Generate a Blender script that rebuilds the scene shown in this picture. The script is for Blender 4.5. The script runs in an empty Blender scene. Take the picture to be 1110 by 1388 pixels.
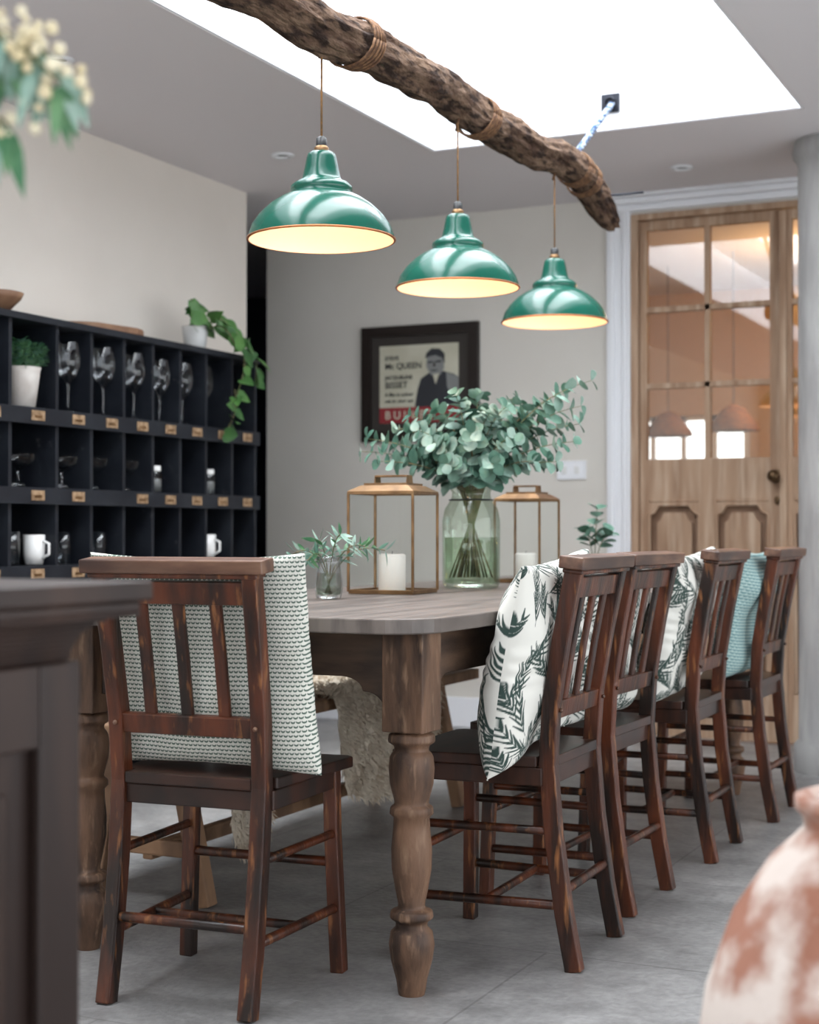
import bpy, math, random
import numpy as np
from mathutils import Vector, Matrix, noise
random.seed(7)
D=bpy.data; SC=bpy.context.scene
CS,SN=math.cos(math.radians(25.57)),math.sin(math.radians(25.57))

# ---------------------------------------------------------------- materials
def newmat(name):
    m=D.materials.new(name); m.use_nodes=True
    nt=m.node_tree; b=nt.nodes['Principled BSDF']
    return m,nt,b
def setc(b,k,v):
    if k in b.inputs: b.inputs[k].default_value=v
def c4(c): return (c[0],c[1],c[2],1)
def pmat(name,c1,c2=None,scale=5,stretch=(1,1,1),rough=.5,metal=0,bump=0,lo=.4,hi=.6,coat=0,detail=8,c3=None,s3=2,lo3=.5,hi3=.65,rand=False,bscale=None,emis=None,estr=0,sheen=0,bdist=.01,spec=.5):
    m,nt,b=newmat(name); N=nt.nodes; L=nt.links
    b.inputs['Base Color'].default_value=c4(c1)
    b.inputs['Roughness'].default_value=rough; b.inputs['Metallic'].default_value=metal
    setc(b,'Coat Weight',coat); setc(b,'Coat Roughness',.12); setc(b,'Sheen Weight',sheen); setc(b,'Specular IOR Level',spec)
    if emis: setc(b,'Emission Color',c4(emis)); setc(b,'Emission Strength',estr)
    tc=N.new('ShaderNodeTexCoord'); mp=N.new('ShaderNodeMapping'); mp.inputs['Scale'].default_value=stretch
    L.new(tc.outputs['Object'],mp.inputs['Vector'])
    if rand:
        oi=N.new('ShaderNodeObjectInfo'); cm=N.new('ShaderNodeCombineXYZ'); ml=N.new('ShaderNodeMath'); ml.operation='MULTIPLY'; ml.inputs[1].default_value=30
        L.new(oi.outputs['Random'],ml.inputs[0]); L.new(ml.outputs[0],cm.inputs[0]); L.new(ml.outputs[0],cm.inputs[1]); L.new(cm.outputs[0],mp.inputs['Location'])
    def nz(s,d=detail):
        n=N.new('ShaderNodeTexNoise'); n.inputs['Scale'].default_value=s; n.inputs['Detail'].default_value=d
        L.new(mp.outputs[0],n.inputs['Vector']); return n.outputs['Fac']
    def ramp(src,lo,hi):
        r=N.new('ShaderNodeMapRange'); r.inputs[1].default_value=lo; r.inputs[2].default_value=hi; L.new(src,r.inputs[0]); return r.outputs[0]
    if c2 is not None:
        n0=nz(scale); mx=N.new('ShaderNodeMixRGB'); mx.inputs[1].default_value=c4(c1); mx.inputs[2].default_value=c4(c2)
        L.new(ramp(n0,lo,hi),mx.inputs[0]); out=mx.outputs[0]
        if c3 is not None:
            m3=N.new('ShaderNodeMixRGB'); L.new(out,m3.inputs[1]); m3.inputs[2].default_value=c4(c3)
            L.new(ramp(nz(s3),lo3,hi3),m3.inputs[0]); out=m3.outputs[0]
        L.new(out,b.inputs['Base Color'])
    if bump:
        bp=N.new('ShaderNodeBump'); bp.inputs['Strength'].default_value=bump; bp.inputs['Distance'].default_value=bdist
        L.new(nz(bscale or scale*2),bp.inputs['Height']); L.new(bp.outputs[0],b.inputs['Normal'])
    return m
def glassmat(name,tint=(.95,.98,.97),refl=.06,rough=.02,k=.6,blend=.35):
    m=D.materials.new(name); m.use_nodes=True; nt=m.node_tree; N=nt.nodes; L=nt.links; N.clear()
    o=N.new('ShaderNodeOutputMaterial'); t=N.new('ShaderNodeBsdfTransparent'); t.inputs[0].default_value=c4(tint)
    g=N.new('ShaderNodeBsdfGlossy'); g.inputs['Roughness'].default_value=rough
    lw=N.new('ShaderNodeLayerWeight'); lw.inputs[0].default_value=blend
    a=N.new('ShaderNodeMath'); a.operation='MULTIPLY_ADD'; a.inputs[1].default_value=k; a.inputs[2].default_value=refl; a.use_clamp=True
    L.new(lw.outputs['Fresnel'],a.inputs[0]); mx=N.new('ShaderNodeMixShader'); L.new(a.outputs[0],mx.inputs[0]); L.new(t.outputs[0],mx.inputs[1]); L.new(g.outputs[0],mx.inputs[2]); L.new(mx.outputs[0],o.inputs[0])
    return m
def scallop(name,bg,fg,p=.0125):
    m,nt,b=newmat(name); N=nt.nodes; L=nt.links; b.inputs['Roughness'].default_value=.9
    def M(op,a,bb=0.0,cc=None):
        n=N.new('ShaderNodeMath'); n.operation=op
        for i,s in enumerate([a,bb,cc]):
            if s is None: continue
            if isinstance(s,(int,float)): n.inputs[i].default_value=s
            else: L.new(s,n.inputs[i])
        return n.outputs[0]
    tc=N.new('ShaderNodeTexCoord'); sp=N.new('ShaderNodeSeparateXYZ'); L.new(tc.outputs['Object'],sp.inputs[0])
    z=M('DIVIDE',sp.outputs[2],p*.85); row=M('FLOOR',z); fz=M('FRACT',z)
    odd=M('MULTIPLY',M('MODULO',M('ADD',row,1000),2),.5)
    fx=M('FRACT',M('ADD',M('ADD',M('DIVIDE',sp.outputs[0],p),odd),500))
    ax=M('SUBTRACT',fx,.5); az=M('SUBTRACT',fz,.55)
    d=M('SQRT',M('ADD',M('MULTIPLY',ax,ax),M('MULTIPLY',az,az)))
    inside=M('LESS_THAN',d,.44)
    az2=M('SUBTRACT',fz,.92); d2=M('SQRT',M('ADD',M('MULTIPLY',ax,ax),M('MULTIPLY',az2,az2)))
    cut=M('GREATER_THAN',d2,.40)
    k=M('MULTIPLY',inside,cut)
    mx=N.new('ShaderNodeMixRGB'); L.new(k,mx.inputs[0]); mx.inputs[1].default_value=c4(bg); mx.inputs[2].default_value=c4(fg); L.new(mx.outputs[0],b.inputs['Base Color'])
    return m
def vcolmat(name):
    m,nt,b=newmat(name); a=nt.nodes.new('ShaderNodeVertexColor'); a.layer_name='Col'
    nt.links.new(a.outputs[0],b.inputs['Base Color']); b.inputs['Roughness'].default_value=.9; return m

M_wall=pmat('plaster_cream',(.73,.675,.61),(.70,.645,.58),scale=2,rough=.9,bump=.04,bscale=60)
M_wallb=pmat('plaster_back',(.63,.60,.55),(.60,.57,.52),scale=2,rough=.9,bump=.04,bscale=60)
M_ceil=pmat('ceiling_paint',(.70,.665,.675),rough=.9)
M_white=pmat('white_gloss_paint',(.78,.79,.82),rough=.4)
M_dark=pmat('passage_darkness',(.035,.045,.07),rough=.8)  # darkness of the unlit passage put into its wall colour
M_chair=pmat('worn_red_mahogany',(.012,.005,.003),(.105,.026,.009),scale=6,stretch=(3,3,.5),rough=.38,lo=.40,hi=.66,c3=(.30,.12,.042),s3=20,lo3=.58,hi3=.78,bump=.15,bscale=40,coat=.10,rand=True,spec=.4)
M_seat=pmat('dark_mahogany',(.014,.007,.005),(.045,.016,.009),scale=6,stretch=(1,4,1),rough=.36,coat=.12,rand=True,spec=.4)
M_rail=pmat('worn_rail_wood',(.075,.028,.015),(.17,.088,.052),scale=9,stretch=(.6,3,3),rough=.42,coat=.08,rand=True,c3=(.03,.012,.008),s3=5,lo3=.45,hi3=.65)
M_tleg=pmat('weathered_table_wood',(.032,.017,.011),(.165,.09,.053),scale=6,stretch=(3,3,.7),rough=.55,lo=.36,hi=.62,bump=.25,bscale=30,c3=(.235,.145,.09),s3=20,lo3=.56,hi3=.75,spec=.35)
M_ttop=pmat('tabletop_wood',(.085,.070,.062),(.15,.125,.11),scale=5,stretch=(5,.5,1),rough=.42,bump=.12,bscale=12,spec=.4)
M_apron=pmat('apron_wood',(.025,.014,.010),(.10,.058,.036),scale=5,stretch=(1,1,5),rough=.55,lo=.35,hi=.68,bump=.2,bscale=20)
M_shelf=pmat('blackened_wood',(.006,.008,.013),(.012,.015,.021),scale=8,rough=.55,c3=(.04,.04,.045),s3=30,lo3=.66,hi3=.75,spec=.35)
M_label=pmat('label_card',(.36,.24,.14),(.20,.12,.06),scale=40,rough=.7)
M_green=pmat('green_enamel',(.003,.066,.043),(.004,.080,.053),scale=3,rough=.22,coat=.22,spec=.35)
M_cream=pmat('shade_inner_enamel',(.85,.68,.52),rough=.5)
M_copper=pmat('copper_edge',(.40,.15,.06),rough=.45,metal=.8)
M_brass=pmat('aged_brass',(.30,.18,.09),(.19,.11,.055),scale=20,rough=.38,metal=.9)
M_black=pmat('black_bakelite',(.01,.01,.01),rough=.4)
M_flex=pmat('gold_braided_flex',(.25,.12,.035),(.10,.05,.015),scale=200,rough=.7)
M_bulb=pmat('warm_bulb',(1,.8,.5),emis=(1,.68,.4),estr=5)
M_bark=pmat('old_bark',(.075,.042,.028),(.21,.135,.09),scale=9,stretch=(3,1,3),rough=.95,bump=1,bscale=22,lo=.35,hi=.7,c3=(.028,.016,.012),s3=14,lo3=.48,hi3=.62,bdist=.03,spec=.2)
M_rope=pmat('brown_twine',(.08,.035,.016),(.16,.08,.035),scale=90,rough=.9)
M_brope=pmat('blue_white_rope',(.03,.07,.17),(.36,.42,.5),scale=70,rough=.9,lo=.48,hi=.52)
M_iron=pmat('dark_iron',(.02,.022,.03),rough=.5,metal=.7)
M_pine=pmat('stripped_pine',(.43,.29,.195),(.30,.185,.118),scale=4,stretch=(5,5,.4),rough=.7,bump=.12,bscale=20,lo=.38,hi=.66,c3=(.52,.39,.285),s3=6,lo3=.48,hi3=.70,spec=.25)
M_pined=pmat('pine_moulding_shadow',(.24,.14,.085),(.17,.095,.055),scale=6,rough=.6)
M_cab=pmat('dark_walnut',(.016,.008,.006),(.036,.018,.012),scale=4,stretch=(2,2,.5),rough=.5,spec=.35)
M_lane=glassmat('lantern_glass',(.97,.985,.975),.012,k=.2)
M_jar=glassmat('green_jar_glass',(.88,.955,.885),.02,k=.45)
M_wine=glassmat('clear_glass',(.96,.975,.99),.035,k=.45)
M_wine2=glassmat('clear_vase_glass',(.95,.97,.98),.04,k=.5)
M_dglass=glassmat('door_glass',(.86,.85,.82),.12)
M_sky=glassmat('skylight_glass',(.98,.99,1),.02)
M_water=glassmat('vase_water',(.86,.92,.84),.02,k=.3)
M_candle=pmat('white_wax',(.82,.80,.75),rough=.5)
M_euc=[pmat('eucalyptus_leaf_a',(.10,.21,.155),(.18,.305,.24),scale=20,rough=.65,spec=.3),pmat('eucalyptus_leaf_b',(.20,.325,.265),(.31,.43,.365),scale=20,rough=.65,spec=.3),pmat('eucalyptus_leaf_c',(.055,.135,.098),(.10,.205,.15),scale=20,rough=.6,spec=.3)]
M_stem=pmat('green_stem',(.12,.14,.06),(.2,.15,.08),scale=20,rough=.6)
M_poth=[pmat('pothos_leaf_a',(.022,.078,.02),(.04,.12,.028),scale=15,rough=.45),pmat('pothos_leaf_b',(.055,.15,.038),(.08,.19,.045),scale=15,rough=.45)]
M_micro=pmat('microgreen',(.04,.14,.06),(.11,.24,.11),scale=30,rough=.6)
M_pot=pmat('whitewashed_pot',(.55,.5,.46),(.68,.64,.6),scale=10,rough=.8)
M_china=pmat('white_china',(.72,.72,.71),rough=.25)
M_slab=pmat('live_edge_board',(.28,.16,.09),(.18,.09,.05),scale=8,rough=.6)
M_urn=pmat('flaking_terracotta',(.38,.18,.125),(.30,.135,.09),scale=5,rough=.9,bump=.5,bscale=14,c3=(.68,.59,.53),s3=9,lo3=.40,hi3=.54,spec=.2)
M_bench=pmat('raw_elm',(.25,.14,.075),(.13,.07,.038),scale=6,stretch=(2,2,.8),rough=.7,bump=.2)
M_fur=pmat('sheepskin_wool',(.68,.60,.49),(.54,.45,.35),scale=12,rough=1,bump=.6,bscale=60)
M_flower=pmat('cream_blossom',(.75,.68,.5),(.6,.5,.3),scale=30,rough=.7)
M_frame=pmat('dark_frame_wood',(.016,.011,.009),rough=.45,spec=.3)
M_paper=pmat('aged_poster_paper',(.52,.50,.40),(.46,.44,.34),scale=6,rough=.6)
M_mat=pmat('frame_mount_dark',(.04,.034,.03),rough=.7,spec=.3)
M_red=pmat('poster_red',(.24,.02,.025),rough=.6)
M_ink=pmat('poster_ink',(.02,.022,.028),rough=.6)
M_gry=pmat('poster_grey',(.20,.205,.20),rough=.6)
M_col=pmat('column_plaster',(.29,.28,.275),(.38,.37,.36),scale=6,stretch=(2,2,.4),rough=.9,bump=.3,bscale=25)
M_backroom=pmat('warm_backroom_paint',(.62,.43,.26),rough=.9)
M_pendrefl=pmat('pendant_reflection_brown',(.28,.12,.04),(.15,.06,.02),scale=40,rough=.8)  # brown for the added shapes that imitate reflected pendants
M_knob=pmat('bronze_knob',(.10,.06,.03),rough=.3,metal=.8)
M_scal=scallop('scallop_cotton',(.68,.675,.61),(.10,.145,.115),p=.0102)
M_teal=scallop('teal_print_cotton',(.38,.50,.48),(.07,.19,.20),p=.0115)
M_vc=vcolmat('palm_print_cotton')

def floormat():
    m,nt,b=newmat('stone_tile'); N=nt.nodes; L=nt.links
    tc=N.new('ShaderNodeTexCoord'); br=N.new('ShaderNodeTexBrick'); L.new(tc.outputs['Object'],br.inputs['Vector'])
    br.inputs['Scale'].default_value=1; br.inputs['Brick Width'].default_value=1.2; br.inputs['Row Height'].default_value=.8; br.inputs['Mortar Size'].default_value=.003
    br.inputs['Color1'].default_value=(.238,.232,.228,1); br.inputs['Color2'].default_value=(.26,.254,.248,1); br.inputs['Mortar'].default_value=(.17,.165,.16,1)
    out=br.outputs[0]
    for sc,lo,hi,a,z in ((2.2,.3,.7,.72,1.22),(11,.3,.7,.78,1.2),(55,.35,.65,.88,1.12)):
        n=N.new('ShaderNodeTexNoise'); n.inputs['Scale'].default_value=sc; n.inputs['Detail'].default_value=9; L.new(tc.outputs['Object'],n.inputs['Vector'])
        r=N.new('ShaderNodeMapRange'); r.inputs[1].default_value=lo; r.inputs[2].default_value=hi; r.inputs[3].default_value=a; r.inputs[4].default_value=z; L.new(n.outputs[0],r.inputs[0])
        mx=N.new('ShaderNodeMixRGB'); mx.blend_type='MULTIPLY'; mx.inputs[0].default_value=1; L.new(out,mx.inputs[1]); L.new(r.outputs[0],mx.inputs[2]); out=mx.outputs[0]
    L.new(out,b.inputs['Base Color'])
    b.inputs['Roughness'].default_value=.42
    bp=N.new('ShaderNodeBump'); bp.inputs['Strength'].default_value=.25; bp.inputs['Distance'].default_value=.01; L.new(n.outputs[0],bp.inputs['Height']); L.new(bp.outputs[0],b.inputs['Normal'])
    return m
M_floor=floormat()

# ---------------------------------------------------------------- mesh builder
class B:
    def __init__(s,name): s.name=name; s.v=[]; s.f=[]; s.mi=[]; s.sm=[]; s.mats=[]; s.X=Matrix.Identity(4)
    def m(s,mat):
        if mat not in s.mats: s.mats.append(mat)
        return s.mats.index(mat)
    def add(s,vs,fs,mat,smooth=False):
        o=len(s.v); k=s.m(mat)
        s.v+=[tuple(s.X@Vector(p)) for p in vs]
        for f in fs: s.f.append([i+o for i in f]); s.mi.append(k); s.sm.append(smooth)
    def box(s,a,b,mat,M=None):
        x0,y0,z0=a; x1,y1,z1=b
        vs=[Vector(p) for p in [(x0,y0,z0),(x1,y0,z0),(x1,y1,z0),(x0,y1,z0),(x0,y0,z1),(x1,y0,z1),(x1,y1,z1),(x0,y1,z1)]]
        if M: vs=[M@p for p in vs]
        s.add(vs,[(0,3,2,1),(4,5,6,7),(0,1,5,4),(1,2,6,5),(2,3,7,6),(3,0,4,7)],mat)
    def prism(s,pts,axis,a,b,mat):
        def mk(p,t):
            q=[0,0,0]; o=[i for i in range(3) if i!=axis]; q[o[0]]=p[0]; q[o[1]]=p[1]; q[axis]=t; return q
        n=len(pts); vs=[mk(p,a) for p in pts]+[mk(p,b) for p in pts]
        fs=[tuple(range(n))[::-1],tuple(range(n,2*n))]+[(i,(i+1)%n,n+(i+1)%n,n+i) for i in range(n)]
        s.add(vs,fs,mat)
    def lathe(s,prof,pos,mat,n=32,capb=False,capt=False,smooth=True,sq=None):
        vs=[];fs=[]
        for r,z in prof:
            for i in range(n):
                a=2*math.pi*i/n; vs.append((pos[0]+r*math.cos(a),pos[1]+r*math.sin(a),pos[2]+z))
        for j in range(len(prof)-1):
            for i in range(n):
                k=(i+1)%n; fs.append((j*n+i,j*n+k,(j+1)*n+k,(j+1)*n+i))
        s.add(vs,fs,mat,smooth)
        if capb: s.add([vs[i] for i in range(n)],[tuple(range(n))[::-1]],mat)
        if capt: s.add(vs[-n:],[tuple(range(n))],mat)
    def sweep(s,path,sec,mat,ref=None,smooth=False,cap=True):
        path=[Vector(p) for p in path]; n=len(path); U=None; vs=[];fs=[]
        for i,p in enumerate(path):
            T=(path[min(i+1,n-1)]-path[max(i-1,0)]).normalized()
            if ref is not None: u=Vector(ref)
            elif U is None: u=Vector((0,0,1)) if abs(T.z)<.9 else Vector((1,0,0))
            else: u=U
            U=(u-T*u.dot(T)).normalized(); V=T.cross(U)
            S=sec(i,n) if callable(sec) else sec
            for a,b in S: vs.append(p+U*a+V*b)
        k=len(S)
        for j in range(n-1):
            for i in range(k):
                q=(i+1)%k; fs.append((j*k+i,j*k+q,(j+1)*k+q,(j+1)*k+i))
        if cap: fs+= [tuple(range(k))[::-1],tuple(range((n-1)*k,n*k))]
        s.add(vs,fs,mat,smooth)
    def tube(s,path,r,mat,n=8,ref=None):
        def sec(i,N):
            R=r(i/(N-1)) if callable(r) else r
            return [(R*math.cos(2*math.pi*a/n),R*math.sin(2*math.pi*a/n)) for a in range(n)]
        s.sweep(path,sec,mat,ref,True)
    def rect(s,path,w,d,mat,ref):
        s.sweep(path,[(-w/2,-d/2),(w/2,-d/2),(w/2,d/2),(-w/2,d/2)],mat,ref)
    def ball(s,c,r,mat,n=16,sc=(1,1,1)):
        prof=[(max(1e-5,math.sin(math.pi*j/(n//2))),-math.cos(math.pi*j/(n//2))) for j in range(n//2+1)]
        vs=[];fs=[]
        for a,z in prof:
            for i in range(n):
                t=2*math.pi*i/n; vs.append((c[0]+r*sc[0]*a*math.cos(t),c[1]+r*sc[1]*a*math.sin(t),c[2]+r*sc[2]*z))
        for j in range(len(prof)-1):
            for i in range(n):
                k=(i+1)%n; fs.append((j*n+i,j*n+k,(j+1)*n+k,(j+1)*n+i))
        s.add(vs,fs,mat,True)
    def leaf(s,p,d,nrm,ln,wd,mat,shape='oval',fold=.15):
        d=Vector(d).normalized(); nrm=Vector(nrm); nrm=(nrm-d*nrm.dot(d))
        if nrm.length<1e-4: nrm=d.orthogonal()
        nrm.normalize(); w=d.cross(nrm); p=Vector(p)
        prof={'oval':[(0,.0),(.12,.55),(.35,.95),(.6,1),(.85,.68),(1,.0)],'heart':[(0,0),(-.08,.55),(.1,.95),(.35,1),(.7,.6),(1,0)],'lance':[(0,0),(.2,.8),(.4,1),(.65,.75),(.85,.35),(1,0)]}[shape]
        mid=[p+d*(ln*max(t,0))-nrm*(ln*.12*t*t) for t,_ in prof]
        vs=list(mid); nL=len(prof)
        for sg in (1,-1):
            for (t,a) in prof: vs.append(p+d*(ln*t)-nrm*(ln*.12*t*t)+w*(sg*wd*.5*a)+nrm*(fold*wd*a))
        fs=[]
        for i in range(nL-1):
            fs.append((i,i+1,nL+i+1,nL+i)); fs.append((i,2*nL+i,2*nL+i+1,i+1))
        s.add(vs,fs,mat,True)
    def done(s,bevel=0,loc=None,rotz=0,mesh=None):
        me=D.meshes.new(s.name); me.from_pydata(s.v,[],s.f)
        for m in s.mats: me.materials.append(m)
        me.polygons.foreach_set('material_index',s.mi); me.polygons.foreach_set('use_smooth',s.sm)
        me.validate(); me.update()
        o=D.objects.new(s.name,me); SC.collection.objects.link(o)
        if loc: o.location=loc
        o.rotation_euler=(0,0,rotz)
        if bevel:
            b=o.modifiers.new('bevel','BEVEL'); b.width=bevel; b.segments=2; b.limit_method='ANGLE'; b.angle_limit=math.radians(50)
        return o
def inst(o,loc,rotz=0,name=None):
    c=o.copy(); SC.collection.objects.link(c); c.location=loc; c.rotation_euler=(0,0,rotz); return c
def bez(a,b,c,n=10):
    a,b,c=Vector(a),Vector(b),Vector(c)
    return [a*(1-t)**2+b*2*t*(1-t)+c*t*t for t in [i/n for i in range(n+1)]]

# ---------------------------------------------------------------- room shell
H=2.44; YB=6.75; XL=-3.64
b=B('floor'); b.box((-6.5,-2.5,-.1),(2.6,10.2,0),M_floor); b.done()
b=B('ceiling')
sx0,sx1,sy0,sy1=-2.575,-1.11,1.2,5.6; CT=.30
b.box((-6.5,-2.5,H),(sx0,10.2,H+CT),M_ceil); b.box((sx1,-2.5,H),(2.6,10.2,H+CT),M_ceil)
b.box((sx0,-2.5,H),(sx1,sy0,H+CT),M_ceil); b.box((sx0,sy1,H),(sx1,10.2,H+CT),M_ceil); 
b.done()
b=B('window_skylight')   # white lining of the shaft, frame and pane
L0=.012
b.box((sx0,sy0,H+.002),(sx0+L0,sy1,H+CT),M_white); b.box((sx1-L0,sy0,H+.002),(sx1,sy1,H+CT),M_white)
b.box((sx0+L0,sy0,H+.002),(sx1-L0,sy0+L0,H+CT),M_white); b.box((sx0+L0,sy1-L0,H+.002),(sx1-L0,sy1,H+CT),M_white)
z=H+CT+.001
b.box((sx0-.08,sy0-.08,z),(sx0+.002,sy1+.08,z+.04),M_white); b.box((sx1-.002,sy0-.08,z),(sx1+.08,sy1+.08,z+.04),M_white)
b.box((sx0,sy0-.08,z),(sx1,sy0+.002,z+.04),M_white); b.box((sx0,sy1-.002,z),(sx1,sy1+.08,z+.04),M_white)
b.box((sx0,sy0,z+.02),(sx1,sy1,z+.026),M_sky); b.done()
b=B('wall_left'); b.box((XL-.16,-2.5,0),(XL,5.92,H),M_wall); b.done()
b=B('wall_back')
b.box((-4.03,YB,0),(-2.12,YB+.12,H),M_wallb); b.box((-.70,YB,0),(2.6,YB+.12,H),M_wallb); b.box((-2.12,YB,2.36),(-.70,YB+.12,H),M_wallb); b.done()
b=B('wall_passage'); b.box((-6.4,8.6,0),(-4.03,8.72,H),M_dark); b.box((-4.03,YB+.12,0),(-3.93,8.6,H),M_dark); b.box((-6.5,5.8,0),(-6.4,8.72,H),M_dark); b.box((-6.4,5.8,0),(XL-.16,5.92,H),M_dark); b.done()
b=B('wall_backroom')
b.box((-3.3,9.6,0),(.6,9.7,.95),M_backroom); b.box((-3.3,9.6,1.66),(.6,9.7,H),M_backroom); b.box((-3.3,9.6,.95),(-3.1,9.7,1.66),M_backroom); b.box((-2.25,9.6,.95),(.6,9.7,1.66),M_backroom)
b.box((-3.4,YB+.12,0),(-3.3,9.7,H),M_backroom); b.box((.6,YB+.12,0),(.7,9.7,H),M_backroom); b.done()
b=B('window_3')
for x in (-3.09,-2.89,-2.69,-2.49,-2.29): b.box((x,9.62,.951),(x+.03,9.66,1.659),M_white)
for z0 in (.951,1.28,1.63): b.box((-3.099,9.62,z0),(-2.251,9.66,z0+.028),M_white)
b.done()
for x,y in ((-2.03,8.3),(-2.48,8.6)):  # added shapes behind the door, standing in for pendant reflections in its glass
    b=B('pendant_reflection_form'); b.lathe([(.14,0),(.13,.03),(.09,.08),(.06,.12),(.02,.14)],(x,y,1.47),M_pendrefl,28); b.tube([(x,y,1.61),(x,y,H)],.003,M_black,6); b.done()
b=B('wall_right'); X=2.5
b.box((X,-2.5,0),(X+.1,-1.4,H),M_wall); b.box((X,5.6,0),(X+.1,YB,H),M_wall); b.box((X,-1.4,2.25),(X+.1,5.6,H),M_wall); b.done()
b=B('window_1')
for i in range(6):
    y=-1.4+i*1.4; b.box((X+.02,max(y-.03,-1.399),0),(X+.08,min(y+.03,5.599),2.25),M_white)
b.box((X+.02,-1.399,2.19),(X+.08,5.599,2.249),M_white); b.box((X+.02,-1.399,0),(X+.08,5.599,.08),M_white); b.done()
b=B('wall_front'); b.box((-3.64,-2.5,0),(-3.0,-2.4,H),M_wall); b.box((1.9,-2.5,0),(2.5,-2.4,H),M_wall); b.box((-3.0,-2.5,2.2),(1.9,-2.4,H),M_wall); b.done()
b=B('window_2')
for i in range(5):
    x=-3.0+i*1.225; b.box((max(x-.03,-2.999),-2.48,0),(min(x+.03,1.899),-2.42,2.2),M_white)
b.box((-2.999,-2.48,2.14),(1.899,-2.42,2.199),M_white); b.box((-2.999,-2.48,0),(1.899,-2.42,.08),M_white); b.done()
b=B('baseboard_back'); b.box((-4.03,YB-.02,0),(-2.23,YB,.14),M_white); b.box((-.58,YB-.02,0),(2.5,YB,.14),M_white); b.done(.004)
b=B('trim_1')
for x0,x1 in ((-2.225,-2.115),(-.705,-.60)):
    b.box((x0,YB-.03,0),(x1,YB,2.37),M_white); b.box((x0+.015,YB-.04,0),(x0+.04,YB-.03,2.37),M_white); b.box((x1-.03,YB-.045,0),(x1-.01,YB-.03,2.37),M_white)
b.box((-2.225,YB-.03,2.37),(-.6,YB,2.40),M_white); b.box((-2.26,YB-.06,2.40),(-.57,YB,2.425),M_white); b.box((-2.29,YB-.09,2.425),(-.54,YB,2.44),M_white); b.done(.004)
def leafdoor(b,x0,x1):
    y0,y1=YB+.015,YB+.055
    L,R=.03,.055
    gx0,gx1=x0+L,x1-R; mid=(gx0+gx1)/2
    b.box((x0,y0,0.01),(gx0,y1,2.325),M_pine); b.box((gx1,y0,0.01),(x1,y1,2.325),M_pine)
    b.box((gx0,y0,2.285),(gx1,y1,2.325),M_pine)
    b.box((gx0,y0,1.075),(gx1,y1,1.25),M_pine)
    for z in (1.58,1.924): b.box((gx0,y0,z-.012),(gx1,y1,z+.012),M_pine)
    b.box((mid-.012,y0,1.25),(mid+.012,y1,2.285),M_pine)
    b.box((gx0,y0+.018,1.25),(gx1,y0+.022,2.285),M_dglass)
    b.box((gx0,y0,0.01),(gx1,y1,.22),M_pine); b.box((mid-.04,y0,.22),(mid+.04,y1,1.075),M_pine)
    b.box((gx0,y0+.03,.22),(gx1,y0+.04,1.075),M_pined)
    for a,c in ((gx0+.01,mid-.04),(mid+.04,gx1-.01)):
        w=c-a; cx=(a+c)/2
        arch=[(a,1.0),(a+w*.10,1.012),(a+w*.20,1.045),(a+w*.80,1.045),(a+w*.90,1.012),(c,1.0)]
        b.prism([(a,1.075),(c,1.075)]+arch[::-1],1,y0,y0+.03,M_pine)
        b.tube([(a+.005,y0+.003,.225)]+[(p[0],y0+.003,p[1]) for p in arch]+[(c-.005,y0+.003,.225)],.008,M_pine,8)
        b.tube([(a,y0,1.062),(c,y0,1.062)],.006,M_pine,6)
        inner=[(cx+(p[0]-cx)*.70,p[1]-.035) for p in arch]
        b.prism(inner+[(cx+w*.35,.27),(cx-w*.35,.27)],1,y0+.010,y0+.031,M_pine)
    b.box((gx0,y0,.22),(gx0+.01,y1,1.075),M_pine); b.box((gx1-.01,y0,.22),(gx1,y1,1.075),M_pine)
b=B('door_1'); leafdoor(b,-2.08,-1.44)
b.ball((-1.47,YB-.035,1.165),.028,M_knob); b.tube([(-1.47,YB+.02,1.165),(-1.47,YB-.03,1.165)],.01,M_knob); b.ball((-1.47,YB+.012,1.165),.03,M_knob,sc=(1,.15,1)); b.ball((-1.465,YB+.012,1.06),.012,M_knob,sc=(1,.3,1.6)); b.done(.003)
b=B('door_2'); leafdoor(b,-1.43,-.79); b.done(.003)
b=B('trim_2'); 
b.box((-2.118,YB-.012,0),(-2.083,YB+.12,2.33),M_pine); b.box((-.787,YB-.012,0),(-.702,YB+.12,2.33),M_pine); b.box((-2.118,YB-.012,2.33),(-.702,YB+.12,2.358),M_pine); b.box((-1.45,YB-.005,.01),(-1.42,YB+.014,2.32),M_pine); b.done(.003)
b=B('plaster_column'); b.lathe([(.17,0),(.17,.1),(.152,.12),(.15,.5),(.148,2.34),(.152,2.36),(.165,2.375),(.170,2.40),(.165,2.425),(.16,2.44)],(-1.090,6.12,0),M_col,40,capb=True,capt=True); b.done()
b=B('light_switch'); b.box((-2.47,YB-.013,1.165),(-2.33,YB-.001,1.25),M_white); b.box((-2.445,YB-.018,1.19),(-2.42,YB-.012,1.225),M_china); b.box((-2.385,YB-.018,1.19),(-2.36,YB-.012,1.225),M_china); b.done(.002)
for x,y in ((-3.153,3.984),(-3.142,5.384),(-1.751,6.281)):
    b=B('recessed_downlight'); b.lathe([(.026,-.001),(.03,-.008),(.042,-.010),(.05,-.001)],(x,y,H),M_white,24); b.lathe([(.001,-.002),(.028,-.002)],(x,y,H),M_gry,24); b.done()

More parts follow.
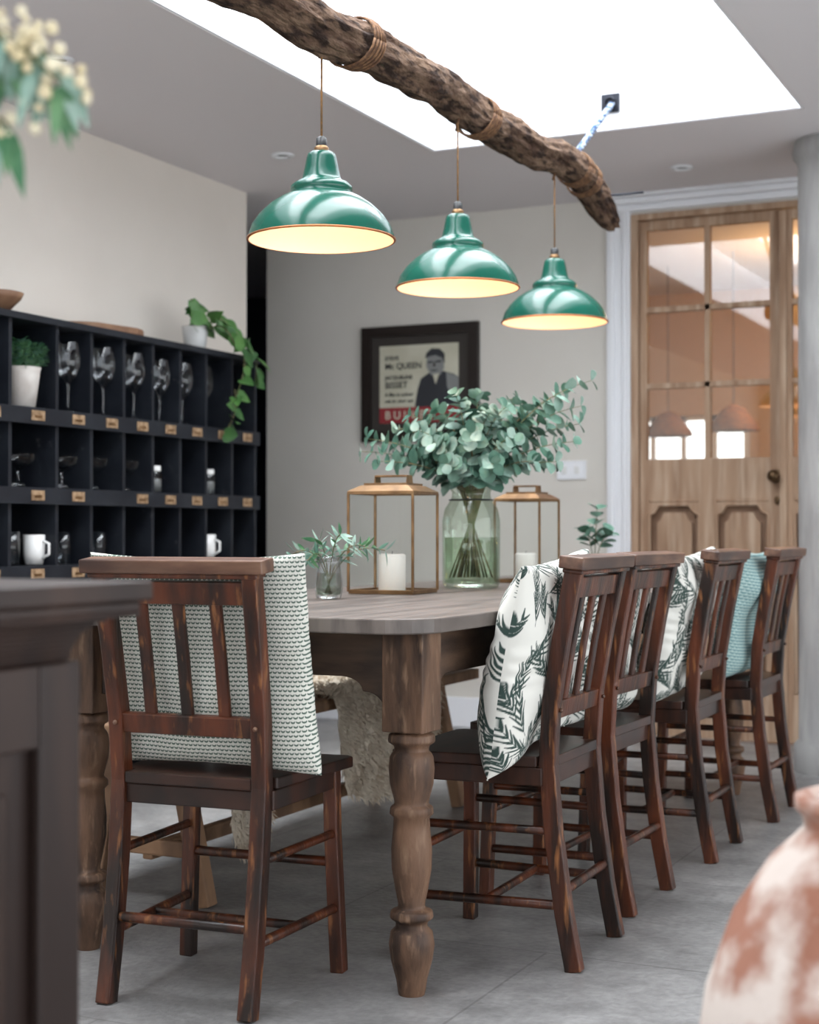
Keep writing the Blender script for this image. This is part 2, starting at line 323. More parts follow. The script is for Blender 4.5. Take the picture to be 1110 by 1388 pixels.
# ---------------------------------------------------------------- pigeonhole shelf
b=B('pigeonhole_shelf_unit')
Ys=[5.51,5.33,5.14,4.96,4.78,4.60,4.41,4.22,3.98,3.78,3.58,3.38,3.18]; XF=-3.34
strips=[(1.28,1.335),(1.015,1.07),(.755,.81),(.49,.545),(.22,.275),(0,.06)]
XB=XL+.002
b.box((XB,3.18,0),(XB+.013,5.51,1.64),M_shelf)
for i,y in enumerate(Ys): b.box((XB+.013,y-.008,0),(XF-.004,y+.008,1.62),M_shelf)
b.box((XB,3.165,1.62),(XF+.012,5.525,1.642),M_shelf)
for z0,z1 in strips:
    b.box((XB+.013,3.17,z1-.018),(XF-.002,5.52,z1),M_shelf); b.box((XF-.004,3.17,z0),(XF+.012,5.52,z1),M_shelf)
    for i in range(len(Ys)-1):
        y=(Ys[i]+Ys[i+1])/2
        if random.random()<.85:
            b.box((XF+.012,y-.033,z0+.012),(XF+.015,y+.033,z1-.010),M_label)
            b.box((XF+.015,y-.02,z0+.02),(XF+.0155,y+.02,z0+.03),M_brass)
shelf=b.done(.002)
wg=[(.001,.0),(.035,.001),(.034,.004),(.006,.009),(.0035,.02),(.0035,.085),(.008,.095),(.028,.115),(.039,.145),(.04,.17),(.036,.20),(.031,.222)]
def mkglass(name,x,y,z,sc=1,prof=wg): b=B(name); b.lathe([(r*sc,h*sc) for r,h in prof],(x,y,z),M_wine,24); return b.done()
for y in (4.345,4.545,4.73,4.895,5.05,5.19,5.275,4.28,4.66):
    mkglass('wine_glass',-3.395 if y not in (4.28,4.66,5.275) else -3.50,y,1.337,random.uniform(1.06,1.12))
bowl=[(.001,.0),(.025,.001),(.02,.01),(.004,.015),(.004,.05),(.03,.06),(.05,.08),(.052,.1)]
for y in (4.33,4.50,4.69,4.1): mkglass('coupe_glass',-3.41,y,1.073,1.1,bowl)
tum=[(.001,.0),(.028,.001),(.03,.1),(.028,.1),(.026,.008),(.001,.008)]
for y,z in ((4.52,.813),(4.32,.813),(3.90,1.073),(4.05,.813)): mkglass('tumbler',-3.40,y,z,1.1,tum)
for y in (4.17,5.23,3.88):
    b=B('mug'); x,z=-3.40,.813; b.lathe([(.001,0),(.03,.0),(.036,.03),(.037,.1),(.033,.1),(.03,.01),(.001,.008)],(x,y-.0,z),M_china,24)
    b.tube([(x+.035,y+.0,z+.08),(x+.055,y+.01,z+.07),(x+.055,y+.01,z+.035),(x+.034,y,z+.02)],.005,M_china,8); b.done()
for y in (4.87,5.24):
    b=B('storage_jar'); x,z=-3.40,1.073; b.lathe([(.001,0),(.028,.0),(.03,.07),(.022,.08)],(x,y,z),M_wine,20); b.lathe([(.024,.08),(.024,.1),(.001,.1)],(x,y,z),M_china,20); b.lathe([(.001,.002),(.026,.002),(.026,.05),(.001,.05)],(x,y,z),M_gry,16); b.done()
b=B('potted_microgreens'); x,y,z=-3.40,4.105,1.337
b.lathe([(.001,0),(.045,0),(.060,.12),(.064,.135),(.057,.135),(.054,.11),(.001,.11)],(x,y,z),M_pot,28)
for i in range(560):
    a=random.uniform(0,6.28); r=.064*math.sqrt(random.random()); h=random.uniform(.02,.11)*(1-.3*r/.06)
    p=Vector((x+r*1.2*math.cos(a),y+r*1.2*math.sin(a),z+.125+h)); dd=(math.cos(a),math.sin(a),random.uniform(.1,.9))
    b.leaf(p,dd,(0,0,1),.019,.014,random.choice([M_micro,M_euc[2],M_micro]))
    if i%3==0: b.tube([(x+r*.7*math.cos(a),y+r*.7*math.sin(a),z+.11),p],.001,M_micro,4)
b.done()
b=B('live_edge_board')
pts=[]
for i in range(28):
    a=2*math.pi*i/28; pts.append((-3.46+.12*math.cos(a)*(1+.08*math.sin(5*a)),4.62+.22*math.sin(a)*(1+.05*math.cos(3*a))))
b.prism(pts,2,1.643,1.668,M_slab); b.done(.004)
b=B('wooden_bowl'); b.lathe([(.001,0),(.04,0),(.09,.05),(.1,.07),(.094,.07),(.08,.05),(.001,.012)],(-3.45,4.02,1.643),M_slab,28); b.done()
b=B('trailing_pothos'); x,y,z=-3.45,5.22,1.643
b.lathe([(.001,0),(.04,0),(.052,.09),(.055,.10),(.048,.10),(.045,.08),(.001,.08)],(x,y,z),M_china,24)
vines=[[(x,y,z+.08),(x+.03,y-.06,z+.22),(x+.06,y-.12,z+.12)],[(x,y,z+.08),(x+.02,y-.05,z+.2),(x+.05,y-.10,z+.19)],[(x,y,z+.08),(x+.05,y+.08,z+.22),(x+.15,y+.12,z+.05)],
 [(x+.1,y+.10,z+.06),(x+.22,y+.10,z+.02),(x+.16,y+.06,z-.17)],[(x+.15,y+.06,z-.15),(x+.16,y+.08,z-.25),(x+.15,y-.02,z-.33)],[(x+.1,y+.10,z+.06),(x+.17,y+.25,z+.05),(x+.16,y+.20,z-.10)],[(x+.02,y+.03,z+.08),(x+.1,y+.05,z+.15),(x+.16,y+.04,z+.03)]]
for vn in vines:
    pth=bez(*vn,n=6); b.tube(pth,.0025,M_stem,5)
    for i,p in enumerate(pth[1:]):
        dd=Vector((random.uniform(.1,.6),random.uniform(-1,1),random.uniform(-.9,.2))); b.leaf(p,dd,Vector((1,-.3,.35))+Vector([random.uniform(-.6,.6) for _ in range(3)]),random.uniform(.055,.095),random.uniform(.045,.068),random.choice(M_poth),'heart')
b.done()

# ---------------------------------------------------------------- poster
b=B('framed_poster'); x0,x1,z0,z1=-3.478,-2.859,1.36,1.92; y=YB-.002; w=.05
b.box((x0,y-.03,z0),(x1,y-.0,z0+w),M_frame); b.box((x0,y-.03,z1-w),(x1,y,z1),M_frame); b.box((x0,y-.03,z0+w),(x0+w,y,z1-w),M_frame); b.box((x1-w,y-.03,z0+w),(x1,y,z1-w),M_frame)
b.box((x0+w,y-.012,z0+w),(x1-w,y-.001,z1-w),M_mat)
px0,px1,pz0,pz1=x0+.095,x1-.105,z0+.09,z1-.095
b.box((px0,y-.015,pz0),(px1,y-.012,pz1),M_paper)
b.box((px0,y-.0165,pz0),(px1,y-.015,pz0+.075),M_red)
def poly(pts,mat,yy): b.add([(px0+p[0],yy,pz0+p[1]) for p in pts],[tuple(range(len(pts)))],mat)
poly([(.19,.075),(.42,.075),(.42,.19),(.40,.225),(.345,.240),(.30,.25),(.262,.235),(.222,.21),(.205,.16)],M_ink,y-.0155)
poly([(.275,.225),(.325,.225),(.345,.255),(.342,.305),(.325,.332),(.28,.337),(.255,.315),(.250,.27),(.262,.245)],M_gry,y-.0160)
poly([(.244,.305),(.252,.332),(.278,.353),(.322,.350),(.348,.325),(.348,.275),(.334,.305),(.30,.320),(.262,.314)],M_ink,y-.0164)
poly([(.258,.290),(.286,.293),(.286,.284),(.260,.282)],M_ink,y-.0166); poly([(.300,.293),(.330,.295),(.330,.285),(.300,.284)],M_ink,y-.0166); poly([(.274,.250),(.310,.251),(.308,.245),(.277,.244)],M_ink,y-.0166); poly([(.290,.288),(.297,.288),(.300,.265),(.286,.265)],M_mat,y-.0165)
poly([(.285,.228),(.30,.18),(.32,.232)],M_paper,y-.0162)
poly([(.355,.235),(.42,.215),(.42,.12),(.38,.12),(.36,.17)],M_gry,y-.0160)
poster=b.done(.0015)
def text(s,x,z,size,mat):
    c=D.curves.new('poster_lettering','FONT'); c.body=s; c.size=size; c.extrude=.0002; c.offset=.0008; c.materials.append(mat)
    o=D.objects.new('poster_lettering',c); SC.collection.objects.link(o); o.location=(px0+x,y-.0168,pz0+z); o.rotation_euler=(math.pi/2,0,0); o.parent=poster
text('STEVE',.03,.305,.028,M_ink); text('Mc QUEEN',.03,.262,.041,M_ink); text('JACQUELINE',.03,.212,.026,M_ink); text('BISSET',.03,.170,.043,M_ink); text('A film in colour',.03,.13,.024,M_ink); text('with the whole cast',.03,.10,.019,M_ink)
text('B U L L E T',.03,.02,.055,M_paper)

# ---------------------------------------------------------------- pendants
LX=-1.80
logp=[(LX,2.0,2.09),(LX,2.45,2.11),(LX,2.86,2.125),(LX,3.25,2.145),(LX,3.7,2.165),(LX,4.08,2.160),(LX,4.5,2.175),(LX,4.88,2.185),(LX+.0,5.10,2.165),(LX+.0,5.28,2.12),(LX+.01,5.44,2.055)]
def lerplog(y):
    for a,c in zip(logp,logp[1:]):
        if a[1]<=y<=c[1]:
            t=(y-a[1])/(c[1]-a[1]); return a[2]*(1-t)+c[2]*t
    return logp[-1][2]
def logr(y): return .063-.012*(y-2.0)/3.4
b=B('driftwood_log_beam'); n=300; k=56; vs=[];fs=[]
for i in range(n+1):
    y=2.0+3.46*i/n; z=lerplog(y)+.012*math.sin(y*5.1)+.006*math.sin(y*13); xx=LX+.014*math.sin(y*3.7+1)
    for j in range(k):
        a=2*math.pi*j/k; ca,sa=math.cos(a),math.sin(a)
        ridg=1-abs(noise.noise(Vector((ca*3.2,y*1.6,sa*3.2))))*2
        rr=logr(y)*(1+.24*noise.noise(Vector((ca*1.3,y*3,sa*1.3)))+.14*noise.noise(Vector((ca*3,y*6,sa*3)))+.10*(ridg-.6)+.08*noise.noise(Vector((ca*10,y*18,sa*10))))
        if i>n-10: rr*=.62+.38*((n-i)/10)**.6
        vs.append((xx+rr*ca,y+(.05*noise.noise(Vector((ca*3,1,sa*3))) if i>n-6 else 0),z+rr*sa))
for i in range(n):
    for j in range(k):
        q=(j+1)%k; fs.append((i*k+j,(i+1)*k+j,(i+1)*k+q,i*k+q))
fs+=[tuple(range(k)),tuple(range(n*k,(n+1)*k))[::-1]]
b.add(vs,fs,M_bark,True)
b.tube([(LX,5.18,2.13),(LX+.02,5.30,2.07),(LX+.03,5.40,2.035)],lambda t:.026*(1-.6*t),M_bark,10)
for y0,cnt in ((3.40,5),(4.24,5),(5.05,4),(5.14,3)):
    for c in range(cnt):
        yy=y0+c*.009; z=lerplog(yy)+.012*math.sin(yy*5.1)+.006*math.sin(yy*13); xx=LX+.014*math.sin(yy*3.7+1); R=logr(yy)*1.12+.002
        b.tube([(xx+R*math.cos(a*math.pi/12),yy+.02*math.sin(a*math.pi/12+c*.4),z+R*math.sin(a*math.pi/12)) for a in range(25)],.0036,M_rope,6)
b.tube([(LX,5.3,2.13),(LX+.08,5.36,2.14),(LX+.16,5.38,2.145)],.004,M_iron,6)
b.tube([(LX+.03,4.95,2.2),(LX+.03,5.1,2.215),(LX+.03,5.3,2.17)],.004,M_rope,6)
log=b.done()
b=B('suspension_rope')
pth=bez((-1.82,5.565,2.53),(-1.81,5.33,2.38),(-1.80,5.10,2.235),n=40)
for s in (0,1,2): b.tube([p+Vector((.007*math.cos(i*.9+s*2.1),0,.007*math.sin(i*.9+s*2.1))) for i,p in enumerate(pth)],.0065,M_brope,6)
b.box((-1.865,5.576,2.505),(-1.795,5.587,2.575),M_iron); b.tube([(-1.83+.02*math.cos(a*.6),5.570,2.54+.02*math.sin(a*.6)) for a in range(12)],.005,M_iron,6); b.done()
b=B('suspension_rope')
b.tube([(LX,2.3,2.18),(LX+.01,1.75,2.4),(LX,1.225,2.60)],.012,M_brope,8); b.box((LX-.04,1.213,2.56),(LX+.04,1.224,2.64),M_iron); b.done()

R=.1775
outer=[(R,0),(R-.002,.010),(.168,.032),(.150,.058),(.125,.082),(.098,.1),(.080,.108),(.071,.112),(.075,.120),(.074,.128),(.064,.137),(.050,.143),(.046,.150),(.041,.172),(.036,.198),(.033,.207),(.026,.212),(.014,.214)]
for y in (3.27,4.085,4.89):
    zr=1.626; b=B('pendant_lamp'); pos=(LX,y,zr)
    b.lathe(outer,pos,M_green,56)
    b.lathe([(max(r-.003,.001),h-.002) for r,h in outer[:-1]],pos,M_cream,56)
    b.tube([(LX+R*math.cos(a*math.pi/28),y+R*math.sin(a*math.pi/28),zr) for a in range(57)],.0028,M_copper,6)
    b.lathe([(.017,.213),(.018,.222),(.014,.226)],pos,M_brass,20); b.lathe([(.014,.226),(.013,.245),(.006,.25)],pos,M_black,20)
    b.lathe([(.015,.19),(.015,.13),(.013,.125)],pos,M_black,16)
    b.ball((LX,y,zr+.095),.028,M_bulb,16,(1,1,1.15))
    zt=lerplog(y)-.04
    b.tube([(LX,y,zr+.248),(LX,y,zt)],.0028,M_flex,8)
    b.tube([(LX-.006,y,zt-.04),(LX+.004,y,zt-.0)],.004,M_rope,6)
    b.done()
    l=D.lights.new('pendant_bulb_light','POINT'); l.energy=2.0; l.color=(1,.60,.36); l.shadow_soft_size=.03
    o=D.objects.new('pendant_bulb_light',l); SC.collection.objects.link(o); o.location=(LX,y,zr+.045)

# ---------------------------------------------------------------- table
b=B('farmhouse_dining_table'); TZ=.755
tx0,tx1,ty0,ty1=-2.225,-1.245,2.645,5.60; r=.10
pts=[]
def corner(cx,cy_,a0):
    for i in range(7):
        a=a0+i*math.pi/12; pts.append((cx+r*math.cos(a),cy_+r*math.sin(a)))
corner(tx1-r,ty1-r,0); corner(tx0+r,ty1-r,math.pi/2); corner(tx0+r,ty0+r,math.pi); corner(tx1-r,ty0+r,1.5*math.pi)
b.prism(pts,2,TZ-.030,TZ,M_ttop)
prof=[(.524,.034),(.518,.046),(.503,.048),(.495,.036),(.486,.034),(.480,.040),(.472,.044),(.45,.046),(.42,.044),(.39,.036),(.379,.034),(.373,.043),(.360,.044),(.352,.036),(.33,.037),(.29,.041),(.25,.040),(.21,.033),(.18,.027),(.172,.028),(.167,.042),(.153,.044),(.145,.032),(.135,.032),(.125,.042),(.10,.046),(.07,.042),(.03,.031),(.008,.028),(0,.026)]
lx=(-2.13,-1.335); ly=(2.80,5.42); hb=.045
for X in lx:
    for Y in ly:
        b.box((X-hb,Y-hb,.524),(X+hb,Y+hb,TZ-.030),M_tleg)
        b.lathe([(rr,z) for z,rr in prof][::-1],(X,Y,0),M_tleg,32,capb=True)
def apr(a,c):
    zl=.628; pp=[(a,TZ-.031),(a,.565)]; br=[]
    for i in range(0,7):
        t=i/6*math.pi/2; br.append((.012+.045*(1-math.cos(t)),.565+.034*math.sin(t)))
    for i in range(0,7):
        t=i/6*math.pi/2; br.append((.060+.05*(1-math.cos(t)),.600+(zl-.600)*math.sin(t)))
    pp+=[(a+x,z) for x,z in br]+[(c-x,z) for x,z in br[::-1]]
    pp+=[(c,.565),(c,TZ-.031)]; return pp
for Y in ly: b.prism(apr(lx[0]+hb,lx[1]-hb),1,Y-.013,Y+.013,M_apron)
for X in lx: b.prism(apr(ly[0]+hb,ly[1]-hb),0,X-.013,X+.013,M_apron)
table=b.done(.004)

# ---------------------------------------------------------------- chairs
def build_chair():
    b=B('dining_chair')
    for s in (-1,1):
        pth=[(s*.155,-.015,0),(s*.155,.008,.12),(s*.155,.030,.28),(s*.156,.042,.43),(s*.158,.034,.56),(s*.161,.010,.70),(s*.165,-.020,.845)]
        P2=[]
        for i in range(len(pth)-1):
            for t in (0,.5): P2.append(Vector(pth[i]).lerp(Vector(pth[i+1]),t))
        P2.append(Vector(pth[-1]))
        b.rect(P2,.031,.036,M_chair,(1,0,0))
        b.rect([(s*.165,.345,.425),(s*.168,.343,.3),(s*.180,.350,0)],.030,.030,M_chair,(1,0,0))
        b.tube([(s*.157,.032,.29),(s*.17,.343,.29)],.0095,M_chair,8)
        b.tube([(s*.156,.012,.135),(s*.174,.346,.135)],.0105,M_chair,8)
        b.box((s*.165-.011,.05,.385),(s*.165+.011,.345,.424),M_seat)
    b.tube([(-.155,.010,.165),(.155,.010,.165)],.0105,M_chair,8)
    b.tube([(-.170,.343,.23),(.170,.343,.23)],.0105,M_chair,8)
    b.tube([(-.165,.18,.135),(.165,.18,.135)],.0095,M_chair,8)
    b.box((-.155,.335,.385),(.155,.355,.424),M_seat); b.box((-.145,.034,.385),(.145,.052,.424),M_seat)
    pts=[(-.140,.025),(.140,.025),(.140,.062),(.178,.062),(.200,.375),(.185,.390),(-.185,.390),(-.200,.375),(-.178,.062),(-.140,.062)]
    b.prism(pts,2,.425,.448,M_seat)
    b.rect([(-.155,.033,.545),(.155,.033,.545)],.040,.020,M_chair,(0,-.15,1))
    b.rect([(-.160,-.012,.805),(.160,-.012,.805)],.045,.020,M_chair,(0,-.2,1))
    b.rect([(-.200,-.022,.857),(.200,-.022,.857)],.027,.054,M_rail,(0,-.12,1))
    b.rect([(-.185,-.020,.839),(.185,-.020,.839)],.010,.044,M_chair,(0,-.12,1))
    for x in (-.082,0,.082):
        b.rect([(x,.033,.555),(x,.012,.68),(x,-.012,.80)],.026,.011,M_chair,(1,0,0))
    for x in (-.155,.155):
        b.ball((x,.014,.545),.005,M_rail,8)
    return b.done(.003)
ch=build_chair(); ch.location=(-1.695,2.515,0); ch.rotation_euler=(0,0,math.radians(4))
RC=[(-1.115,3.245,2),(-1.145,3.745,-1),(-1.125,4.42,1),(-1.10,5.105,0)]
for x,y,a in RC: inst(ch,(x,y,0),math.radians(90+a))

def cushion(name,mat,W,Hh,T,chloc,chrot,yb,tilt,pattern=None,N=110,seed=0,xo=0,zrot=0,droop=0,zo=0,bendk=.03,wrk=1,pw=.5,ex=4):
    rs=np.random.RandomState(seed)
    lin=np.sin(np.linspace(-1,1,N)*math.pi/2*.86)/math.sin(math.pi/2*.86)
    U,V=np.meshgrid(lin,lin,indexing='ij')
    th=T*np.power(np.clip((1-np.abs(U)**ex)*(1-np.abs(V)**ex),0,1),pw)
    xx=U*W/2*(1-.06*(1-V**2)); zz=V*Hh/2*(1-.06*(1-U**2))
    zz=zz-droop*np.clip((-U-.35)/.65,0,1)*(1-V)/2
    wr=np.zeros_like(U)
    for k in range(9):
        a=rs.uniform(0,6.28); f=rs.uniform(3,10); wr+=np.sin(f*(U*math.cos(a)+V*math.sin(a))+rs.uniform(0,6.28))*.0030*wrk
    cr=.004*wrk*np.sin(20*V+6*np.sin(5*V))*np.clip((np.abs(U)-.45)/.55,0,1)+.004*wrk*np.sin(18*U+5*np.sin(4*U))*np.clip((np.abs(V)-.5)/.5,0,1)
    th=np.maximum(th*(1-.22*V)+cr*(th>0.004),0)
    e=np.clip((1-U**2)*(1-V**2)*3,0,1)
    F=np.stack([xx,th/2+wr*e,zz+Hh/2],-1).reshape(-1,3); Bk=np.stack([xx,-th/2+wr*e,zz+Hh/2],-1).reshape(-1,3)
    bend=bendk*np.sin(np.clip(F[:,2]/Hh,0,1)*math.pi)
    F[:,1]+=bend; Bk[:,1]+=bend
    vv=np.concatenate([F,Bk]); idx=np.arange(N*N).reshape(N,N)
    a=idx[:-1,:-1].ravel();b_=idx[1:,:-1].ravel();c=idx[1:,1:].ravel();d=idx[:-1,1:].ravel()
    fc=np.concatenate([np.stack([a,d,c,b_],-1),np.stack([a,b_,c,d],-1)+N*N])
    me=D.meshes.new(name); me.from_pydata(vv.tolist(),[],fc.tolist()); me.materials.append(mat)
    me.polygons.foreach_set('use_smooth',[True]*len(fc)); me.update()
    if pattern is not None:
        col=me.color_attributes.new('Col','FLOAT_COLOR','POINT')
        base=np.array([.71,.70,.645]); ink=np.array([.028,.055,.046])
        au=np.sign(U)*(np.abs(U)*W/2+np.clip(np.abs(U)-.7,0,1)*T*.9); av=np.sign(V)*(np.abs(V)*Hh/2+np.clip(np.abs(V)-.7,0,1)*T*.9)
        out=[]
        for s in (0,1):
            m=pattern(au,av,rs).reshape(-1,1); out.append(base*(1-m)+ink*m)
        cc=np.concatenate(out); cc=np.concatenate([cc,np.ones((len(cc),1))],1).astype(np.float32)
        col.data.foreach_set('color',cc.ravel())
    o=D.objects.new(name,me); SC.collection.objects.link(o)
    o.matrix_world=Matrix.Translation(chloc)@Matrix.Rotation(chrot,4,'Z')@Matrix.Translation((xo,yb,.452+zo))@Matrix.Rotation(zrot,4,'Y')@Matrix.Rotation(tilt,4,'X')
    return o
def palm(X,Y,rs):
    m=np.zeros_like(X)
    for i in range(-4,5):
      for j in range(-4,5):
        cx=i*.070+rs.uniform(-.018,.018)+(j%2)*.035; cy_=j*.070+rs.uniform(-.018,.018); a=rs.uniform(0.5,2.6); L=rs.uniform(.085,.12); cv=rs.uniform(-1.2,1.2)
        loc=np.hypot(X-cx,Y-cy_)<.13
        if not loc.any(): continue
        Xs,Ys_=X[loc],Y[loc]; ms=m[loc]
        def seg(x0,y0,x1,y1,w):
            nonlocal ms
            vx,vy=x1-x0,y1-y0; l2=vx*vx+vy*vy
            t=np.clip(((Xs-x0)*vx+(Ys_-y0)*vy)/l2,0,1)
            dist=np.hypot(Xs-x0-t*vx,Ys_-y0-t*vy); ww=w*(1-.75*np.abs(t-.35)*1.2)
            ms=np.maximum(ms,np.clip((ww-dist)/.0012+.5,0,1)*(dist<.02))
        px,py=cx-math.cos(a)*L/2,cy_-math.sin(a)*L/2; an=a-cv*.5; n=7
        for q in range(n):
            nx,ny=px+math.cos(an)*L/n,py+math.sin(an)*L/n
            seg(px,py,nx,ny,.0013)
            t=q/n; ln=.056*(1-.45*t)*(0.7+.3*math.sin(math.pi*min(1,t*2+.2)))
            for s in (-1,1):
                aa=an+s*rs.uniform(.40,.62); seg(nx,ny,nx+math.cos(aa)*ln,ny+math.sin(aa)*ln,.0029)
            px,py=nx,ny; an+=cv/n
        m[loc]=ms
    return m
r4=math.radians
cushion('throw_cushion',M_scal,.485,.435,.066,(-1.695,2.515,0),r4(2),.102,r4(9.5),seed=1,N=90,xo=.012,bendk=.016,wrk=.6,pw=.35)
cushion('throw_cushion',M_vc,.44,.425,.125,(-1.115,3.245,0),r4(92),.138,r4(11.5),palm,N=250,seed=2,zrot=r4(-4),xo=-.035,droop=.035,pw=.45,bendk=.012)
cushion('throw_cushion',M_vc,.42,.40,.12,(-1.145,3.745,0),r4(89),.132,r4(12),palm,N=180,seed=3,bendk=.012)
cushion('throw_cushion',M_vc,.43,.425,.13,(-1.125,4.42,0),r4(91),.142,r4(12),palm,N=210,seed=4,zrot=r4(-3),xo=-.03,bendk=.012)
cushion('throw_cushion',M_teal,.43,.42,.13,(-1.10,5.105,0),r4(90),.142,r4(12),seed=5,N=80,xo=-.02,bendk=.012)

# ---------------------------------------------------------------- bench + sheepskin
b=B('wooden_bench')
b.box((-2.46,3.10,.415),(-2.10,4.95,.45),M_bench)
for Y in (3.23,4.78):
    b.rect([(-2.36,Y,.415),(-2.43,Y,0)],.045,.045,M_bench,(0,1,0)); b.rect([(-2.19,Y,.415),(-2.10,Y,0)],.045,.045,M_bench,(0,1,0))
    b.box((-2.42,Y-.012,.115),(-2.12,Y+.012,.155),M_bench); b.box((-2.40,Y-.02,.37),(-2.16,Y+.02,.415),M_bench)
b.box((-2.29,3.23,.10),(-2.26,4.78,.14),M_bench)
b.done(.005)
def skin(name,ya,yb,drop,x1=-2.085):
    b=B(name); path=[(-2.40,.458),(-2.30,.462),(-2.20,.462),(-2.12,.462),(x1,.452),(x1+.010,.42),(x1+.012,.36),(x1+.012,.30),(x1+.01,.24),(x1+.008,.18)]
    nt=24; vs=[];fs=[]; np_=len(path)
    for i in range(nt+1):
        t=i/nt; edge=math.sin(math.pi*t)**.35 if 0<t<1 else 0
        for j,(x,z) in enumerate(path):
            s=j/(np_-1); yy=(ya+yb)/2+(t-.5)*(yb-ya)*(1-.25*max(0,s-.55))+.02*noise.noise(Vector((x*9,t*6,s*7)))
            if j>=5: z=.45-(.45-drop)*(j-4)/5*(.65+.35*edge)
            vs.append((x+.012*noise.noise(Vector((t*9,s*9,2))),yy,z+(.008*noise.noise(Vector((t*12,s*12,5))) if j<5 else 0)))
    for i in range(nt):
        for j in range(np_-1): fs.append((i*np_+j,i*np_+j+1,(i+1)*np_+j+1,(i+1)*np_+j))
    b.add(vs,fs,M_fur,True)
    tv=[];tf=[]
    for q in range(5200):
        f=random.choice(fs); a,c,d,e=[Vector(vs[i]) for i in f]; u,v=random.random(),random.random()
        p=a.lerp(c,u).lerp(e.lerp(d,u),v); nn=(c-a).cross(e-a).normalized()
        if nn.x<-.1 or nn.z<-.3: nn=-nn
        dr=(nn*.6+Vector((random.uniform(-.5,.5),random.uniform(-.7,.7),random.uniform(-1.1,.1)))).normalized()*random.uniform(.018,.035)
        s=dr.orthogonal().normalized()*.0022; k=len(tv)
        mid=p+dr*.55+Vector((random.uniform(-.004,.004),random.uniform(-.004,.004),0))
        tv+=[p-s,p+s,mid+s*.9,mid-s*.9,p+dr+Vector((0,0,-.006))]; tf+=[(k,k+1,k+2,k+3),(k+3,k+2,k+4)]
    b.add(tv,tf,M_fur,True); return b.done()
skin('sheepskin_throw',3.30,3.50,.10); skin('sheepskin_throw',3.86,4.55,.13)

# ---------------------------------------------------------------- foreground cabinet & vase with branches
b=B('dark_wood_cabinet')
b.box((-1.75,.45,.0),(-1.035,1.328,.785),M_cab)
for i in range(9):
    t=i/8; o=.052*(1-math.sqrt(max(0,1-t*t)))+.002
    b.box((-1.75-o,.45-o,.785+t*.045),(-1.035+o,1.328+o,.785+t*.045+.0065),M_cab)
b.box((-1.80,.40,.835),(-.982,1.382,.847),M_cab); b.box((-1.81,.39,.847),(-.972,1.392,.868),M_cab)
for (y0,y1) in ((.45,.52),(1.262,1.328)): b.box((-1.035,y0,.0),(-1.020,y1,.785),M_cab)
for (z0,z1) in ((.70,.785),(.0,.12)): b.box((-1.035,.52,z0),(-1.020,1.262,z1),M_cab)
b.box((-1.035,.56,.16),(-1.028,1.222,.66),M_cab)
b.done(.005)
b=B('vase_of_blossom_branches'); vx,vy,vz=-1.30,1.02,.868
b.lathe([(.001,0),(.06,0),(.085,.06),(.085,.13),(.05,.2),(.04,.23),(.048,.25),(.042,.25),(.035,.22),(.001,.2)],(vx,vy,vz),M_china,32)
ends=[((-1.02,1.04,1.50),(-.830,1.05,1.30)),((-1.1,1.0,1.55),(-.865,1.02,1.335)),((-1.1,1.08,1.45),(-.885,1.05,1.27)),((-1.1,1.08,1.30),(-.955,1.10,1.195)),((-1.3,.9,1.5),(-1.2,.7,1.6)),((-1.35,1.1,1.5),(-1.5,1.2,1.6)),((-1.08,1.03,1.52),(-.87,1.08,1.32)),((-1.0,1.06,1.48),(-.835,1.06,1.315))]
for ci,(c,e) in enumerate(ends):
    pth=bez((vx,vy,vz+.2),c,e,n=16); b.tube(pth,lambda t:.004*(1-.6*t),M_stem,6)
    for i,p in enumerate(pth[7:]):
        for s in range(1 if ci==3 else 2):
            dd=Vector((random.uniform(-.25,.35),random.uniform(-.3,.4),random.uniform(-1.2,-.5)))
            b.leaf(p,dd,Vector((.3,-.6,.3)),random.uniform(.045,.072),random.uniform(.012,.018),M_euc[1] if random.random()<.5 else M_micro,'lance')
        if ci!=3:
            for s in range(8): 
                q=p+Vector([random.uniform(-.022,.022) for _ in range(3)]); b.ball(q,random.uniform(.003,.007),M_flower,6)
b.done()
b=B('terracotta_urn')
b.lathe([(r_,z_*.935) for r_,z_ in [(.001,0),(.10,0),(.105,.02),(.13,.08),(.17,.18),(.197,.28),(.203,.36),(.192,.44),(.162,.53),(.122,.595),(.096,.622),(.084,.635),(.086,.65),(.094,.657),(.094,.672),(.086,.675),(.07,.66),(.068,.62),(.001,.60)]],(-.268,1.765,0),M_urn,64); b.done()

